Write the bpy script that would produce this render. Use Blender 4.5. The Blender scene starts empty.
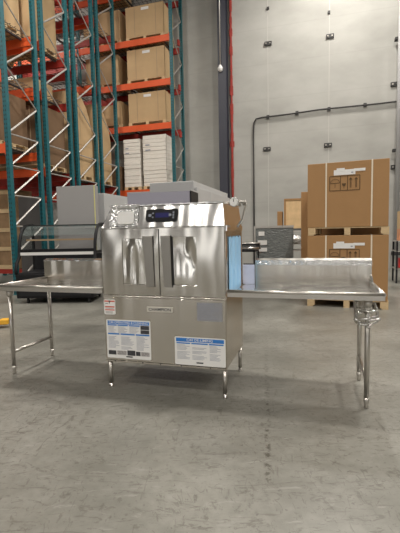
import bpy, bmesh, math, random
from mathutils import Vector, Matrix
random.seed(7)
C = bpy.context.scene
COL = C.collection
R = math.radians

# ------------------------------------------------------------ camera
cam_d = bpy.data.cameras.new('camera'); cam = bpy.data.objects.new('camera', cam_d); COL.objects.link(cam)
cam_d.sensor_fit = 'HORIZONTAL'; cam_d.sensor_width = 36; cam_d.lens = 36; cam_d.clip_end = 200
PITCH = math.atan((266.5-232)/400); ROLL = 0.02
cam.matrix_world = Matrix.Translation((0, 0, 1.4)) @ Matrix.Rotation(R(90)-PITCH, 4, 'X') @ Matrix.Rotation(-ROLL, 4, 'Z')
C.camera = cam

# ------------------------------------------------------------ world, exposure
wd = bpy.data.worlds.new('world'); C.world = wd; wd.use_nodes = True
wd.node_tree.nodes['Background'].inputs[0].default_value = (0.9, 0.95, 1, 1)
wd.node_tree.nodes['Background'].inputs[1].default_value = 0.3
C.view_settings.view_transform = 'Standard'; C.view_settings.look = 'None'
C.view_settings.gamma = 1; C.view_settings.use_curve_mapping = False
C.view_settings.exposure = 0.0
LAMP_W = 440
LAMP_COL = (1.0, 0.95, 0.88)

# ------------------------------------------------------------ warehouse frame (everything in the building is square to it)
WY = 17.0
cw, sw = math.cos(R(WY)), math.sin(R(WY))
def W(a, b, z=0.0): return Vector((a*cw + b*sw, -a*sw + b*cw, z))
LAMPS = [(a, b) for b in (-10.5, -3.4, 6.0) for a in (-14.2, -5.6, 2.6, 9.6)] + [(-12.5, 12.4), (0.6, 12.4), (8.6, 12.4)]
LAMPZ = 11.3
for i, (a, b) in enumerate(LAMPS):
    ld = bpy.data.lights.new('high_bay_light', 'AREA'); ld.shape = 'RECTANGLE'; ld.size = 0.4; ld.size_y = 0.9
    ld.energy = LAMP_W*{-10.5: 1, -3.4: 0.62, 6.0: 1.25, 12.4: 1.15}[b]; ld.color = LAMP_COL
    lo = bpy.data.objects.new('high_bay_light', ld); COL.objects.link(lo)
    lo.location = W(a, b, LAMPZ-0.13); lo.rotation_euler = (0, 0, -R(WY))

# ------------------------------------------------------------ helpers
def mat(name, col, rough=0.6, metal=0.0, noise=0.0, nscale=8.0, bump=0.0, bscale=20.0, stretch=(1, 1, 1), bdist=0.02,
        trans=0.0, alpha=1.0, emit=None, estr=0.0, spec=None, coat=0.0):
    m = bpy.data.materials.new(name); m.use_nodes = True
    nt = m.node_tree; b = nt.nodes['Principled BSDF']
    b.inputs['Base Color'].default_value = (*col, 1); b.inputs['Roughness'].default_value = rough
    b.inputs['Metallic'].default_value = metal
    if trans: b.inputs['Transmission Weight'].default_value = trans
    if alpha < 1: b.inputs['Alpha'].default_value = alpha
    if coat: b.inputs['Coat Weight'].default_value = coat
    if spec is not None: b.inputs['Specular IOR Level'].default_value = spec
    if emit: b.inputs['Emission Color'].default_value = (*emit, 1); b.inputs['Emission Strength'].default_value = estr
    tc = nt.nodes.new('ShaderNodeTexCoord'); mp = nt.nodes.new('ShaderNodeMapping')
    mp.inputs['Scale'].default_value = stretch; nt.links.new(tc.outputs['Object'], mp.inputs[0])
    n = nt.nodes.new('ShaderNodeTexNoise'); n.inputs['Scale'].default_value = nscale; n.inputs['Detail'].default_value = 4
    nt.links.new(mp.outputs[0], n.inputs[0])
    cr = nt.nodes.new('ShaderNodeMix'); cr.data_type = 'RGBA'
    k = max(noise, 0.03)
    cr.inputs['A'].default_value = (*[c*(1-k) for c in col], 1)
    cr.inputs['B'].default_value = (*[min(1, c*(1+k)) for c in col], 1)
    nt.links.new(n.outputs['Fac'], cr.inputs['Factor']); nt.links.new(cr.outputs['Result'], b.inputs['Base Color'])
    if bump:
        n2 = nt.nodes.new('ShaderNodeTexNoise'); n2.inputs['Scale'].default_value = bscale; n2.inputs['Detail'].default_value = 0 if metal == 1 else 2
        nt.links.new(mp.outputs[0], n2.inputs[0])
        bp = nt.nodes.new('ShaderNodeBump'); bp.inputs['Strength'].default_value = bump; bp.inputs['Distance'].default_value = bdist
        nt.links.new(n2.outputs['Fac'], bp.inputs['Height']); nt.links.new(bp.outputs[0], b.inputs['Normal'])
    return m

M = dict(
    steel=mat('brushed_steel', (0.62, 0.585, 0.53), 0.22, 1, 0.04, 3, 1.0, 2.4, (3.2, 1, 0.12), 0.03),
    steel_wavy=mat('film_wrapped_steel', (0.58, 0.55, 0.50), 0.17, 1, 0.04, 3, 1.0, 3.3, (1.35, 1.2, 0.6), 0.030),
    steel_hood=mat('polished_steel', (0.80, 0.79, 0.77), 0.17, 1, 0.04, 3, 0.5, 4, (2.0, 1, 0.5), 0.03),
    steel_dark=mat('black_gasket_rubber', (0.03, 0.03, 0.03), 0.5, 0.3),  # near-black: shade painted into the door gaps, also screws and drain
    steel_recess=mat('recess_film_steel', (0.72, 0.69, 0.64), 0.15, 1, 0.04, 3, 1.0, 5.5, (2.4, 1.2, 0.5), 0.05),
    handle=mat('handle_steel', (0.36, 0.34, 0.31), 0.38, 1, 0.05, 3),
    tube=mat('satin_steel_tube', (0.60, 0.57, 0.53), 0.3, 1, 0.05, 10),
    zinc=mat('galvanised_brace', (0.50, 0.48, 0.45), 0.45, 0.6, 0.12, 20),
    orange=mat('orange_paint', (0.70, 0.095, 0.018), 0.5, 0, 0.12, 5),
    redor=mat('red_paint', (0.33, 0.025, 0.016), 0.5, 0, 0.2, 5),
    card=mat('cardboard_light', (0.52, 0.355, 0.19), 0.8, 0, 0.08, 5, 0.1, 30),
    card2=mat('cardboard_brown', (0.37, 0.205, 0.083), 0.75, 0, 0.07, 4, 0.08, 20),
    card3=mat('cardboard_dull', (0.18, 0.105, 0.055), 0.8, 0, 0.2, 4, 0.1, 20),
    print_=mat('printing_ink', (0.10, 0.055, 0.02), 0.8),
    strap=mat('white_strap', (0.75, 0.66, 0.52), 0.5),
    strapd=mat('tan_strap', (0.40, 0.28, 0.16), 0.5),
    paper=mat('white_paper', (0.80, 0.79, 0.77), 0.6, 0, 0.04, 30),
    pwood=mat('pallet_wood', (0.60, 0.44, 0.25), 0.8, 0, 0.25, 12, 0, 1, (1, 6, 6)),
    ply=mat('plywood', (0.68, 0.47, 0.25), 0.75, 0, 0.25, 6, 0, 1, (1, 4, 1)),
    oldwood=mat('aged_timber', (0.30, 0.19, 0.10), 0.8, 0, 0.35, 6, 0, 1, (1, 6, 1)),
    wrap=mat('stretch_wrap_white', (0.80, 0.75, 0.68), 0.35, 0, 0.12, 9, 0.6, 18, (1, 1, 3), 0.02),
    blueblack=mat('column_paint', (0.034, 0.035, 0.050), 0.5, 0, 0.1, 3),
    black=mat('black_plastic', (0.008, 0.008, 0.009), 0.55, spec=0.25),
    blackm=mat('black_metal', (0.014, 0.014, 0.016), 0.5, 0, spec=0.3),
    white=mat('white_plastic', (0.75, 0.74, 0.72), 0.4),
    grey=mat('light_grey_panel', (0.31, 0.30, 0.295), 0.5, 0, 0.04, 2),
    grey2=mat('grey_sheet', (0.45, 0.45, 0.45), 0.4, 0.0, 0.03, 2),
    greyd=mat('dark_grey_sheet', (0.075, 0.07, 0.068), 0.6, 0, 0.1, 2),
    lilac=mat('lilac_film', (0.36, 0.35, 0.42), 0.4, 0, 0.04, 3, 0.2, 6),
    yellow=mat('yellow_edge', (0.62, 0.58, 0.22), 0.5),
    bluefilm=mat('blue_film', (0.28, 0.55, 0.82), 0.3, 0, 0.08, 5, 0.4, 14),
    lilacfilm=mat('lilac_white_film', (0.66, 0.66, 0.78), 0.3, 0, 0.06, 9, 0.4, 14),
    clear=mat('crumpled_clear_film', (0.74, 0.74, 0.73), 0.2, 0.75, 0.1, 9, 0.9, 30, (1, 1, 1), 0.02),
    sblue=mat('sticker_blue', (0.03, 0.19, 0.56), 0.4),
    stext=mat('sticker_text', (0.28, 0.30, 0.36), 0.5),
    sred=mat('sticker_red', (0.62, 0.12, 0.07), 0.5),
    sphoto=mat('sticker_photo', (0.045, 0.045, 0.05), 0.4, 0, 0.9, 90),
    sphoto2=mat('sticker_photo_pale', (0.35, 0.33, 0.32), 0.4, 0, 0.9, 90),
    nplate=mat('nameplate_metal', (0.62, 0.59, 0.53), 0.45, 0.3),
    plate=mat('rating_plate', (0.33, 0.33, 0.35), 0.45, 0.4, 0.1, 30),
    lcd=mat('display_blue', (0.01, 0.01, 0.07), 0.4, emit=(0.01, 0.01, 0.16), estr=0.15, spec=0.2),
    glass=mat('clear_glass', (0.20, 0.24, 0.23), 0.05, 0, alpha=0.16, spec=0.3),
    rubber=mat('dark_rubber', (0.02, 0.02, 0.02), 0.7),
    wrapgrey=mat('wrapped_grey_goods', (0.17, 0.185, 0.18), 0.25, 0, 0.6, 9, 0.8, 16, (1, 1, 2.5), 0.03),
    brass=mat('brass_fitting', (0.45, 0.30, 0.16), 0.35, 1),
    conduit=mat('dark_conduit', (0.035, 0.033, 0.032), 0.6),
    foam=mat('red_joint_sealant', (0.36, 0.05, 0.04), 0.9, 0, 0.5, 12, 0.8, 30),
    teal_p=mat('teal_plastic', (0.02, 0.22, 0.27), 0.5),
    yel_p=mat('yellow_plastic', (0.80, 0.42, 0.03), 0.5),
    lampm=mat('lamp_diffuser', (0.9, 0.9, 0.88), 0.4, emit=LAMP_COL, estr=6),
    navy=mat('navy_paint', (0.015, 0.018, 0.045), 0.5),
)

# teal rack post with teardrop slots
def post_mat():
    m = bpy.data.materials.new('teal_slotted_paint'); m.use_nodes = True; nt = m.node_tree; N = nt.nodes; L = nt.links
    b = N['Principled BSDF']; b.inputs['Roughness'].default_value = 0.42
    tc = N.new('ShaderNodeTexCoord'); sp = N.new('ShaderNodeSeparateXYZ'); L.new(tc.outputs['Object'], sp.inputs[0])
    def mth(op, a, c=None, v=None):
        n = N.new('ShaderNodeMath'); n.operation = op; L.new(a, n.inputs[0])
        if c is not None: L.new(c, n.inputs[1])
        if v is not None: n.inputs[1].default_value = v
        return n.outputs[0]
    z = mth('MULTIPLY', sp.outputs['Z'], v=1/0.10); z = mth('FRACT', z); z = mth('SUBTRACT', z, v=0.5); z = mth('ABSOLUTE', z)
    zi = mth('LESS_THAN', z, v=0.22)
    out = None
    x = mth('ABSOLUTE', sp.outputs['X']); x = mth('SUBTRACT', x, v=0.024); x = mth('ABSOLUTE', x); xi = mth('LESS_THAN', x, v=0.010)
    k = mth('MULTIPLY', zi, xi)
    # only on the faces that look along local Y
    g = N.new('ShaderNodeSeparateXYZ'); L.new(tc.outputs['Normal'], g.inputs[0])
    ny = mth('ABSOLUTE', g.outputs['Y']); ny = mth('GREATER_THAN', ny, v=0.7); k = mth('MULTIPLY', k, ny)
    n = N.new('ShaderNodeTexNoise'); n.inputs['Scale'].default_value = 6; L.new(tc.outputs['Object'], n.inputs[0])
    c1 = N.new('ShaderNodeMix'); c1.data_type = 'RGBA'
    c1.inputs['A'].default_value = (0.006, 0.085, 0.105, 1); c1.inputs['B'].default_value = (0.014, 0.135, 0.155, 1)
    L.new(n.outputs['Fac'], c1.inputs['Factor'])
    c2 = N.new('ShaderNodeMix'); c2.data_type = 'RGBA'; c2.inputs['B'].default_value = (0.01, 0.012, 0.012, 1)
    L.new(c1.outputs['Result'], c2.inputs['A']); L.new(k, c2.inputs['Factor']); L.new(c2.outputs['Result'], b.inputs['Base Color'])
    return m
M['teal'] = post_mat()

def wall_mat():
    m = bpy.data.materials.new('tilt_up_concrete'); m.use_nodes = True; nt = m.node_tree; N = nt.nodes; L = nt.links
    b = N['Principled BSDF']; b.inputs['Roughness'].default_value = 0.85
    tc = N.new('ShaderNodeTexCoord'); mp = N.new('ShaderNodeMapping'); mp.inputs['Scale'].default_value = (1, 1, 2.2)
    L.new(tc.outputs['Object'], mp.inputs[0])
    n = N.new('ShaderNodeTexNoise'); n.inputs['Scale'].default_value = 0.55; n.inputs['Detail'].default_value = 7; n.inputs['Roughness'].default_value = 0.6
    L.new(mp.outputs[0], n.inputs[0])
    r = N.new('ShaderNodeValToRGB'); r.color_ramp.elements[0].position = 0.3; r.color_ramp.elements[1].position = 0.72
    r.color_ramp.elements[0].color = (0.325, 0.320, 0.295, 1); r.color_ramp.elements[1].color = (0.425, 0.418, 0.39, 1)
    L.new(n.outputs['Fac'], r.inputs[0])
    # faint cast boards/lift lines
    sp = N.new('ShaderNodeSeparateXYZ'); L.new(tc.outputs['Object'], sp.inputs[0])
    a = N.new('ShaderNodeMath'); a.operation = 'PINGPONG'; a.inputs[1].default_value = 0.61; L.new(sp.outputs['Z'], a.inputs[0])
    c = N.new('ShaderNodeMath'); c.operation = 'LESS_THAN'; c.inputs[1].default_value = 0.018; L.new(a.outputs[0], c.inputs[0])
    k = N.new('ShaderNodeMath'); k.operation = 'MULTIPLY'; k.inputs[1].default_value = 0.10; L.new(c.outputs[0], k.inputs[0])
    mx = N.new('ShaderNodeMix'); mx.data_type = 'RGBA'; mx.inputs['B'].default_value = (0.2, 0.19, 0.17, 1)
    L.new(r.outputs[0], mx.inputs['A']); L.new(k.outputs[0], mx.inputs['Factor'])
    L.new(mx.outputs['Result'], b.inputs['Base Color'])
    return m
M['wall'] = wall_mat()

def floor_mat():
    m = bpy.data.materials.new('polished_concrete'); m.use_nodes = True; nt = m.node_tree; N = nt.nodes; L = nt.links
    b = N['Principled BSDF']
    tc = N.new('ShaderNodeTexCoord')
    def noise(scale, det=6, rough=0.6, sc=(1, 1, 1), rot=0, dist=0):
        mp = N.new('ShaderNodeMapping'); mp.inputs['Scale'].default_value = sc; mp.inputs['Rotation'].default_value = (0, 0, rot)
        L.new(tc.outputs['Object'], mp.inputs[0])
        n = N.new('ShaderNodeTexNoise'); n.inputs['Scale'].default_value = scale; n.inputs['Detail'].default_value = det
        n.inputs['Roughness'].default_value = rough; n.inputs['Distortion'].default_value = dist
        L.new(mp.outputs[0], n.inputs[0]); return n.outputs['Fac']
    def ramp(f, p0, p1, v0=0, v1=1):
        r = N.new('ShaderNodeMapRange'); r.inputs[1].default_value = p0; r.inputs[2].default_value = p1
        r.inputs[3].default_value = v0; r.inputs[4].default_value = v1; L.new(f, r.inputs[0]); return r.outputs[0]
    def mixc(fac, A, B):
        x = N.new('ShaderNodeMix'); x.data_type = 'RGBA'
        if isinstance(A, tuple): x.inputs['A'].default_value = (*A, 1)
        else: L.new(A, x.inputs['A'])
        if isinstance(B, tuple): x.inputs['B'].default_value = (*B, 1)
        else: L.new(B, x.inputs['B'])
        L.new(fac, x.inputs['Factor']); return x.outputs['Result']
    def mul(a, k):
        n = N.new('ShaderNodeMath'); n.operation = 'MULTIPLY'; L.new(a, n.inputs[0])
        if isinstance(k, (int, float)): n.inputs[1].default_value = k
        else: L.new(k, n.inputs[1])
        return n.outputs[0]
    big = noise(0.9, 8, 0.62)
    col = mixc(ramp(big, 0.32, 0.68), (0.150, 0.146, 0.124), (0.280, 0.272, 0.241))
    fine = noise(14, 6, 0.7); col = mixc(mul(ramp(fine, 0.35, 0.75), 0.5), col, (0.120, 0.115, 0.098))
    # scuffs: thin curved streaks
    for sc, rot, seed, thr in (((1, 2.6, 1), 0.5, 4.6, 0.585), ((3, 1, 1), -0.3, 4.0, 0.59), ((1, 4, 1), 0.15, 2.6, 0.59)):
        s = noise(seed, 5, 0.72, sc, rot, 2.6); col = mixc(mul(ramp(s, thr, thr+0.03), 0.55), col, (0.095, 0.085, 0.070))
    s = noise(3.1, 5, 0.7, (1, 6, 1), -0.7, 0.8); col = mixc(mul(ramp(s, 0.60, 0.66), 0.4), col, (0.34, 0.325, 0.30))
    sp = noise(26, 3, 0.6); col = mixc(mul(ramp(sp, 0.66, 0.70), 0.6), col, (0.08, 0.07, 0.06))
    for sc, rot, seed in (((1, 1, 1), 0, 2.2), ((1.6, 1, 1), 0.9, 3.4), ((1, 1.8, 1), 0.4, 5.1)):
        f1 = noise(seed, 3, 0.5, sc, rot, 1.0)
        e = N.new('ShaderNodeMath'); e.operation = 'SUBTRACT'; e.inputs[1].default_value = 0.5; L.new(f1, e.inputs[0])
        e2 = N.new('ShaderNodeMath'); e2.operation = 'ABSOLUTE'; L.new(e.outputs[0], e2.inputs[0])
        line = ramp(e2.outputs[0], 0.004, 0.0015); g2 = ramp(noise(seed*1.7+1, 4, 0.6, (1, 1, 1), 1.1), 0.56, 0.60)
        col = mixc(mul(mul(line, g2), 0.55), col, (0.085, 0.075, 0.06))
    # hairline cracks
    v = N.new('ShaderNodeTexVoronoi'); v.feature = 'DISTANCE_TO_EDGE'; v.inputs['Scale'].default_value = 0.42
    mp = N.new('ShaderNodeMapping'); L.new(tc.outputs['Object'], mp.inputs[0])
    nn = N.new('ShaderNodeTexNoise'); nn.inputs['Scale'].default_value = 1.6; nn.inputs['Detail'].default_value = 6; L.new(tc.outputs['Object'], nn.inputs[0])
    va = N.new('ShaderNodeVectorMath'); va.operation = 'MULTIPLY_ADD'; va.inputs[1].default_value = (0.9, 0.9, 0)
    L.new(nn.outputs['Color'], va.inputs[0]); L.new(mp.outputs[0], va.inputs[2]); L.new(va.outputs[0], v.inputs['Vector'])
    cr = ramp(v.outputs['Distance'], 0.003, 0.0, 0, 1); gate = ramp(noise(0.8, 2), 0.5, 0.56)
    col = mixc(mul(mul(cr, gate), 0.35), col, (0.08, 0.07, 0.06))
    # one dripped stain trail, world X about 0.48, running away from the viewer
    sx = N.new('ShaderNodeSeparateXYZ'); L.new(tc.outputs['Object'], sx.inputs[0])
    d = N.new('ShaderNodeMath'); d.operation = 'SUBTRACT'; L.new(sx.outputs['X'], d.inputs[0])
    tr = N.new('ShaderNodeMath'); tr.operation = 'MULTIPLY_ADD'; tr.inputs[1].default_value = 0.165; tr.inputs[2].default_value = 0.005
    L.new(sx.outputs['Y'], tr.inputs[0]); L.new(tr.outputs[0], d.inputs[1])
    ab = N.new('ShaderNodeMath'); ab.operation = 'ABSOLUTE'; L.new(d.outputs[0], ab.inputs[0])
    band = ramp(ab.outputs[0], 0.03, 0.008); blob = ramp(noise(16, 3, 0.7), 0.5, 0.58)
    yg = ramp(sx.outputs['Y'], 1.9, 2.2); yg2 = ramp(sx.outputs['Y'], 5.5, 3.0)
    col = mixc(mul(mul(mul(mul(band, blob), yg), yg2), 0.8), col, (0.05, 0.042, 0.03))
    L.new(col, b.inputs['Base Color'])
    L.new(ramp(big, 0.3, 0.7, 0.30, 0.44), b.inputs['Roughness'])
    bp = N.new('ShaderNodeBump'); bp.inputs['Strength'].default_value = 0.12; bp.inputs['Distance'].default_value = 0.01
    L.new(noise(5, 5), bp.inputs['Height']); L.new(bp.outputs[0], b.inputs['Normal'])
    return m
M['floor'] = floor_mat()

class MB:
    """collects shapes into one mesh"""
    def __init__(self): self.bm = bmesh.new()
    def box(self, x0, x1, y0, y1, z0, z1, rz=0, about=None):
        vs = [self.bm.verts.new((x, y, z)) for x in (x0, x1) for y in (y0, y1) for z in (z0, z1)]
        for f in ((0, 1, 3, 2), (4, 6, 7, 5), (0, 4, 5, 1), (2, 3, 7, 6), (0, 2, 6, 4), (1, 5, 7, 3)):
            self.bm.faces.new([vs[i] for i in f])
        if rz:
            c = about or ((x0+x1)/2, (y0+y1)/2, 0)
            bmesh.ops.rotate(self.bm, verts=vs, cent=c, matrix=Matrix.Rotation(rz, 3, 'Z'))
        return self
    def prism(self, pts, axis, lo, hi):
        """polygon pts in the other two axes, extruded along axis"""
        def mk(p, t):
            return {'x': (t, p[0], p[1]), 'y': (p[0], t, p[1]), 'z': (p[0], p[1], t)}[axis]
        a = [self.bm.verts.new(mk(p, lo)) for p in pts]; b = [self.bm.verts.new(mk(p, hi)) for p in pts]
        self.bm.faces.new(a); self.bm.faces.new(b[::-1]); n = len(pts)
        for i in range(n): self.bm.faces.new((a[i], b[i], b[(i+1) % n], a[(i+1) % n]))
        return self
    def hull(self, base, top):
        a = [self.bm.verts.new(p) for p in base]; b = [self.bm.verts.new(p) for p in top]; n = len(a)
        self.bm.faces.new(a); self.bm.faces.new(b[::-1])
        for i in range(n): self.bm.faces.new((a[i], b[i], b[(i+1) % n], a[(i+1) % n]))
        return self
    def tube(self, pts, r, n=10, r2=None):
        pts = [Vector(p) for p in pts]; rings = []
        for i, p in enumerate(pts):
            d = (pts[min(i+1, len(pts)-1)] - pts[max(i-1, 0)]).normalized()
            u = d.cross(Vector((0, 0, 1)));
            if u.length < 1e-3: u = Vector((1, 0, 0))
            u.normalize(); v = d.cross(u).normalized()
            rr = r if r2 is None else r + (r2-r)*i/(len(pts)-1)
            rings.append([self.bm.verts.new(p + u*rr*math.cos(2*math.pi*k/n) + v*rr*math.sin(2*math.pi*k/n)) for k in range(n)])
        for A, B in zip(rings, rings[1:]):
            for k in range(n):
                f = self.bm.faces.new((A[k], A[(k+1) % n], B[(k+1) % n], B[k])); f.smooth = n > 6
        self.bm.faces.new(rings[0][::-1]); self.bm.faces.new(rings[-1])
        return self
    def lathe(self, prof, c, n=20, axis='z'):
        rings = []
        for r, t in prof:
            ring = []
            for k in range(n):
                ca, sa = math.cos(2*math.pi*k/n)*r, math.sin(2*math.pi*k/n)*r
                q = {'z': (ca, sa, t), 'y': (ca, t, sa), 'x': (t, ca, sa)}[axis]
                ring.append(self.bm.verts.new(Vector(c)+Vector(q)))
            rings.append(ring)
        for A, B in zip(rings, rings[1:]):
            for k in range(n):
                f = self.bm.faces.new((A[k], A[(k+1) % n], B[(k+1) % n], B[k])); f.smooth = True
        self.bm.faces.new(rings[0][::-1]); self.bm.faces.new(rings[-1])
        return self
    def plate(self, x0, x1, z0, z1, holes, y0, y1):
        """slab in xz with rectangular holes (grid cut)"""
        xs = sorted({x0, x1, *[h[0] for h in holes], *[h[1] for h in holes]})
        zs = sorted({z0, z1, *[h[2] for h in holes], *[h[3] for h in holes]})
        def solid(i, j):
            if i < 0 or j < 0 or i >= len(xs)-1 or j >= len(zs)-1: return False
            cx, cz = (xs[i]+xs[i+1])/2, (zs[j]+zs[j+1])/2
            return not any(h[0] < cx < h[1] and h[2] < cz < h[3] for h in holes)
        V = {}
        def v(i, j, s):
            if (i, j, s) not in V: V[(i, j, s)] = self.bm.verts.new((xs[i], (y0, y1)[s], zs[j]))
            return V[(i, j, s)]
        for i in range(len(xs)-1):
            for j in range(len(zs)-1):
                if not solid(i, j): continue
                for s in (0, 1): self.bm.faces.new((v(i, j, s), v(i+1, j, s), v(i+1, j+1, s), v(i, j+1, s)))
                if not solid(i-1, j): self.bm.faces.new((v(i, j, 0), v(i, j+1, 0), v(i, j+1, 1), v(i, j, 1)))
                if not solid(i+1, j): self.bm.faces.new((v(i+1, j, 0), v(i+1, j+1, 0), v(i+1, j+1, 1), v(i+1, j, 1)))
                if not solid(i, j-1): self.bm.faces.new((v(i, j, 0), v(i+1, j, 0), v(i+1, j, 1), v(i, j, 1)))
                if not solid(i, j+1): self.bm.faces.new((v(i, j+1, 0), v(i+1, j+1, 0), v(i+1, j+1, 1), v(i, j+1, 1)))
        return self
    def build(self, name, m, parent=None, bevel=0.0, loc=None, rz=0.0, xf=None, smooth=False):
        bmesh.ops.recalc_face_normals(self.bm, faces=self.bm.faces)
        if xf: bmesh.ops.transform(self.bm, matrix=xf, verts=self.bm.verts)
        if smooth:
            for f in self.bm.faces: f.smooth = True
        me = bpy.data.meshes.new(name); self.bm.to_mesh(me); self.bm.free()
        me.materials.append(m); o = bpy.data.objects.new(name, me); COL.objects.link(o)
        if parent: o.parent = parent
        if loc is not None: o.location = loc
        if rz: o.rotation_euler.z = rz
        if bevel:
            b = o.modifiers.new('bevel', 'BEVEL'); b.width = bevel; b.segments = 2; b.limit_method = 'ANGLE'; b.angle_limit = R(40)
        return o

def tag(o, label, cat, group=None):
    o['label'] = label; o['category'] = cat
    if group: o['group'] = group
    return o
def thing(name, label, cat, loc=(0, 0, 0), rz=0.0, group=None):
    o = bpy.data.objects.new(name, None); COL.objects.link(o); o.empty_display_size = 0.1
    o.location = loc; o.rotation_euler = (0, 0, rz); return tag(o, label, cat, group)
def struct(o): o['kind'] = 'structure'; return o
def copy_tree(o, parent=None):
    c = o.copy(); COL.objects.link(c)
    if parent: c.parent = parent
    for ch in list(o.children): copy_tree(ch, c)
    return c
def text(s, size, m, parent, xf, name='lettering', width=None, bold=0.0):
    """lettering lying in its local XY plane, placed by xf (parent space)"""
    cu = bpy.data.curves.new('t', 'FONT'); cu.body = s; cu.size = size; cu.align_x = 'CENTER'; cu.align_y = 'CENTER'
    cu.extrude = 0.0004; cu.offset = bold
    tmp = bpy.data.objects.new('t', cu); me = bpy.data.meshes.new_from_object(tmp); bpy.data.objects.remove(tmp)
    me.name = name; me.materials.clear(); me.materials.append(m)
    if width:
        xs = [v.co.x for v in me.vertices]; k = width/(max(xs)-min(xs)); me.transform(Matrix.Diagonal((k, 1, 1, 1)))
    me.transform(xf); o = bpy.data.objects.new(name, me); COL.objects.link(o); o.parent = parent; return o
def face_xf(x, y, z):   # text standing up on a front face (facing -Y)
    return Matrix.Translation((x, y, z)) @ Matrix.Rotation(R(90), 4, 'X')

# ------------------------------------------------------------ room shell
A0, A1, B0, B1, HT = -21.0, 12.0, -15.0, 14.9, 12.4
def slab(name, a0, a1, b0, b1, z0, z1, m):
    o = MB().box(a0, a1, b0, b1, z0, z1).build(name, m); o.rotation_euler.z = -R(WY); return struct(o)
fl = MB().prism([W(A0, B0)[:2], W(A1, B0)[:2], W(A1, B1)[:2], W(A0, B1)[:2]], 'z', -0.2, 0).build('floor', M['floor']); struct(fl)
slab('wall_back', A0, A1, B1, B1+0.25, 0, HT, M['wall'])
dkw = mat('dark_painted_wall', (0.20, 0.195, 0.185), 0.8)
slab('wall_front', A0, A1, B0-0.25, B0, 0, HT, dkw)
dpm = mat('dock_door_daylight', (0.8, 0.8, 0.8), 0.5, emit=(0.93, 0.96, 1.0), estr=1.3)  # added glowing panels behind the camera, for bright reflections in the steel
for i, (a, w, z0, z1) in enumerate(((-12.5, 2.6, 0.05, 3.2), (-7.2, 2.6, 0.05, 3.2), (-2.6, 1.2, 0.05, 3.4), (0.6, 2.6, 0.05, 3.2), (5.6, 2.6, 0.05, 3.2))):
    slab('door_%d' % (i+1), a, a+w, B0+0.005, B0+0.06, z0, z1, dpm)
slab('wall_left', A0-0.25, A0, B0, B1, 0, HT, dkw)
slab('wall_right', A1, A1+0.25, B0, B1, 0, HT, dkw)
slab('ceiling', A0, A1, B0, B1, HT, HT+0.2, mat('painted_roof_deck', (0.16, 0.16, 0.16), 0.7))
# tilt-up panel joints in the back wall (fine grooves drawn as thin recessed caulk strips)
jm = mat('joint_caulk', (0.46, 0.45, 0.42), 0.9)
for i, a in enumerate((-1.88, 0.20, 2.42)):
    slab('trim_%d' % (i+1), a-0.012, a+0.012, B1-0.006, B1-0.0005, 0, HT, jm)

# high bay fixtures
fx = thing('high_bay_fixture', 'long high bay lamp hanging from the warehouse roof', 'lamp', W(*LAMPS[0], 0), -R(WY), 'high bay lamps under the roof')
MB().box(-0.25, 0.25, -0.5, 0.5, LAMPZ-0.08, LAMPZ).build('housing', M['white'], fx, 0.01)
MB().box(-0.2, 0.2, -0.45, 0.45, LAMPZ-0.1, LAMPZ-0.081).build('diffuser', M['lampm'], fx)
MB().box(-0.15, 0.15, -0.3, 0.3, LAMPZ+0.001, LAMPZ+0.2).box(-0.01, 0.01, -0.01, 0.01, LAMPZ+0.2, HT).build('hanger', M['zinc'], fx)
for a, b in LAMPS[1:]:
    c = copy_tree(fx); c.location = W(a, b, 0)

# building column, red joint, rod
col = thing('building_column', 'dark blue-grey steel column standing against the concrete wall', 'column', W(-3.45, 14.62), -R(WY))
MB().box(-0.15, 0.15, -0.17, -0.15, 0, HT).box(-0.15, 0.15, 0.15, 0.17, 0, HT).box(-0.01, 0.01, -0.15, 0.15, 0, HT).build('shaft', M['blueblack'], col)
MB().box(-0.16, 0.16, -0.2, 0.2, 0, 0.03).build('base_plate', M['blueblack'], col)
rod = thing('hanging_cord', 'thin pale cord with a white weight hanging down the dark column', 'cord', W(-3.50, 14.40), -R(WY))
MB().tube([(0, 0, 7.30), (0, 0, HT)], 0.022, 8).build('line', M['zinc'], rod)
MB().lathe([(0.02, 7.06), (0.08, 7.12), (0.09, 7.20), (0.05, 7.28), (0.02, 7.32)], (0, 0, 0)).build('weight', M['white'], rod)
fm = MB(); zz = 0.0
while zz < HT-0.1:
    h = random.uniform(0.15, 0.4); w = random.uniform(0.025, 0.055)
    if random.random() < 0.15: w = 0.075
    fm.box(-w, w, -0.03, 0.03, zz, min(zz+h, HT-0.01)); zz += h
tag(fm.build('joint_sealant', M['foam'], None, 0, W(-3.20, 14.86), -R(WY)), 'ragged red sealant strip running up the wall beside the dark column', 'sealant')

# conduit on the wall: level run, bend, drop
def wpt(px, py, b):   # point of a wall-parallel plane seen at a photo pixel
    X, Y = px-200, py-266.5; x = X*math.cos(ROLL)-Y*math.sin(ROLL); y = X*math.sin(ROLL)+Y*math.cos(ROLL)
    d = Vector((x, 400*math.cos(PITCH) - y*math.sin(PITCH), -400*math.sin(PITCH) - y*math.cos(PITCH)))
    t = b/(d.x*sw + d.y*cw); return Vector((0, 0, 1.4)) + d*t
cpts = [wpt(x, y, 14.84) for x, y in ((420, 98), (400, 101), (380, 103.5), (350, 106.5), (320, 109.5), (290, 114), (262, 117.5), (256, 119), (253.8, 123), (253.4, 135))]
lastp = cpts[-1].copy(); cpts.append(Vector((lastp.x, lastp.y, 3))); cpts.append(Vector((lastp.x, lastp.y, 0.3)))
cd = thing('wall_conduit', 'black cable running across the concrete wall then dropping down it', 'cable')
MB().tube(cpts, 0.027, 8).build('cable', M['conduit'], cd)
cl = MB()
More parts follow.
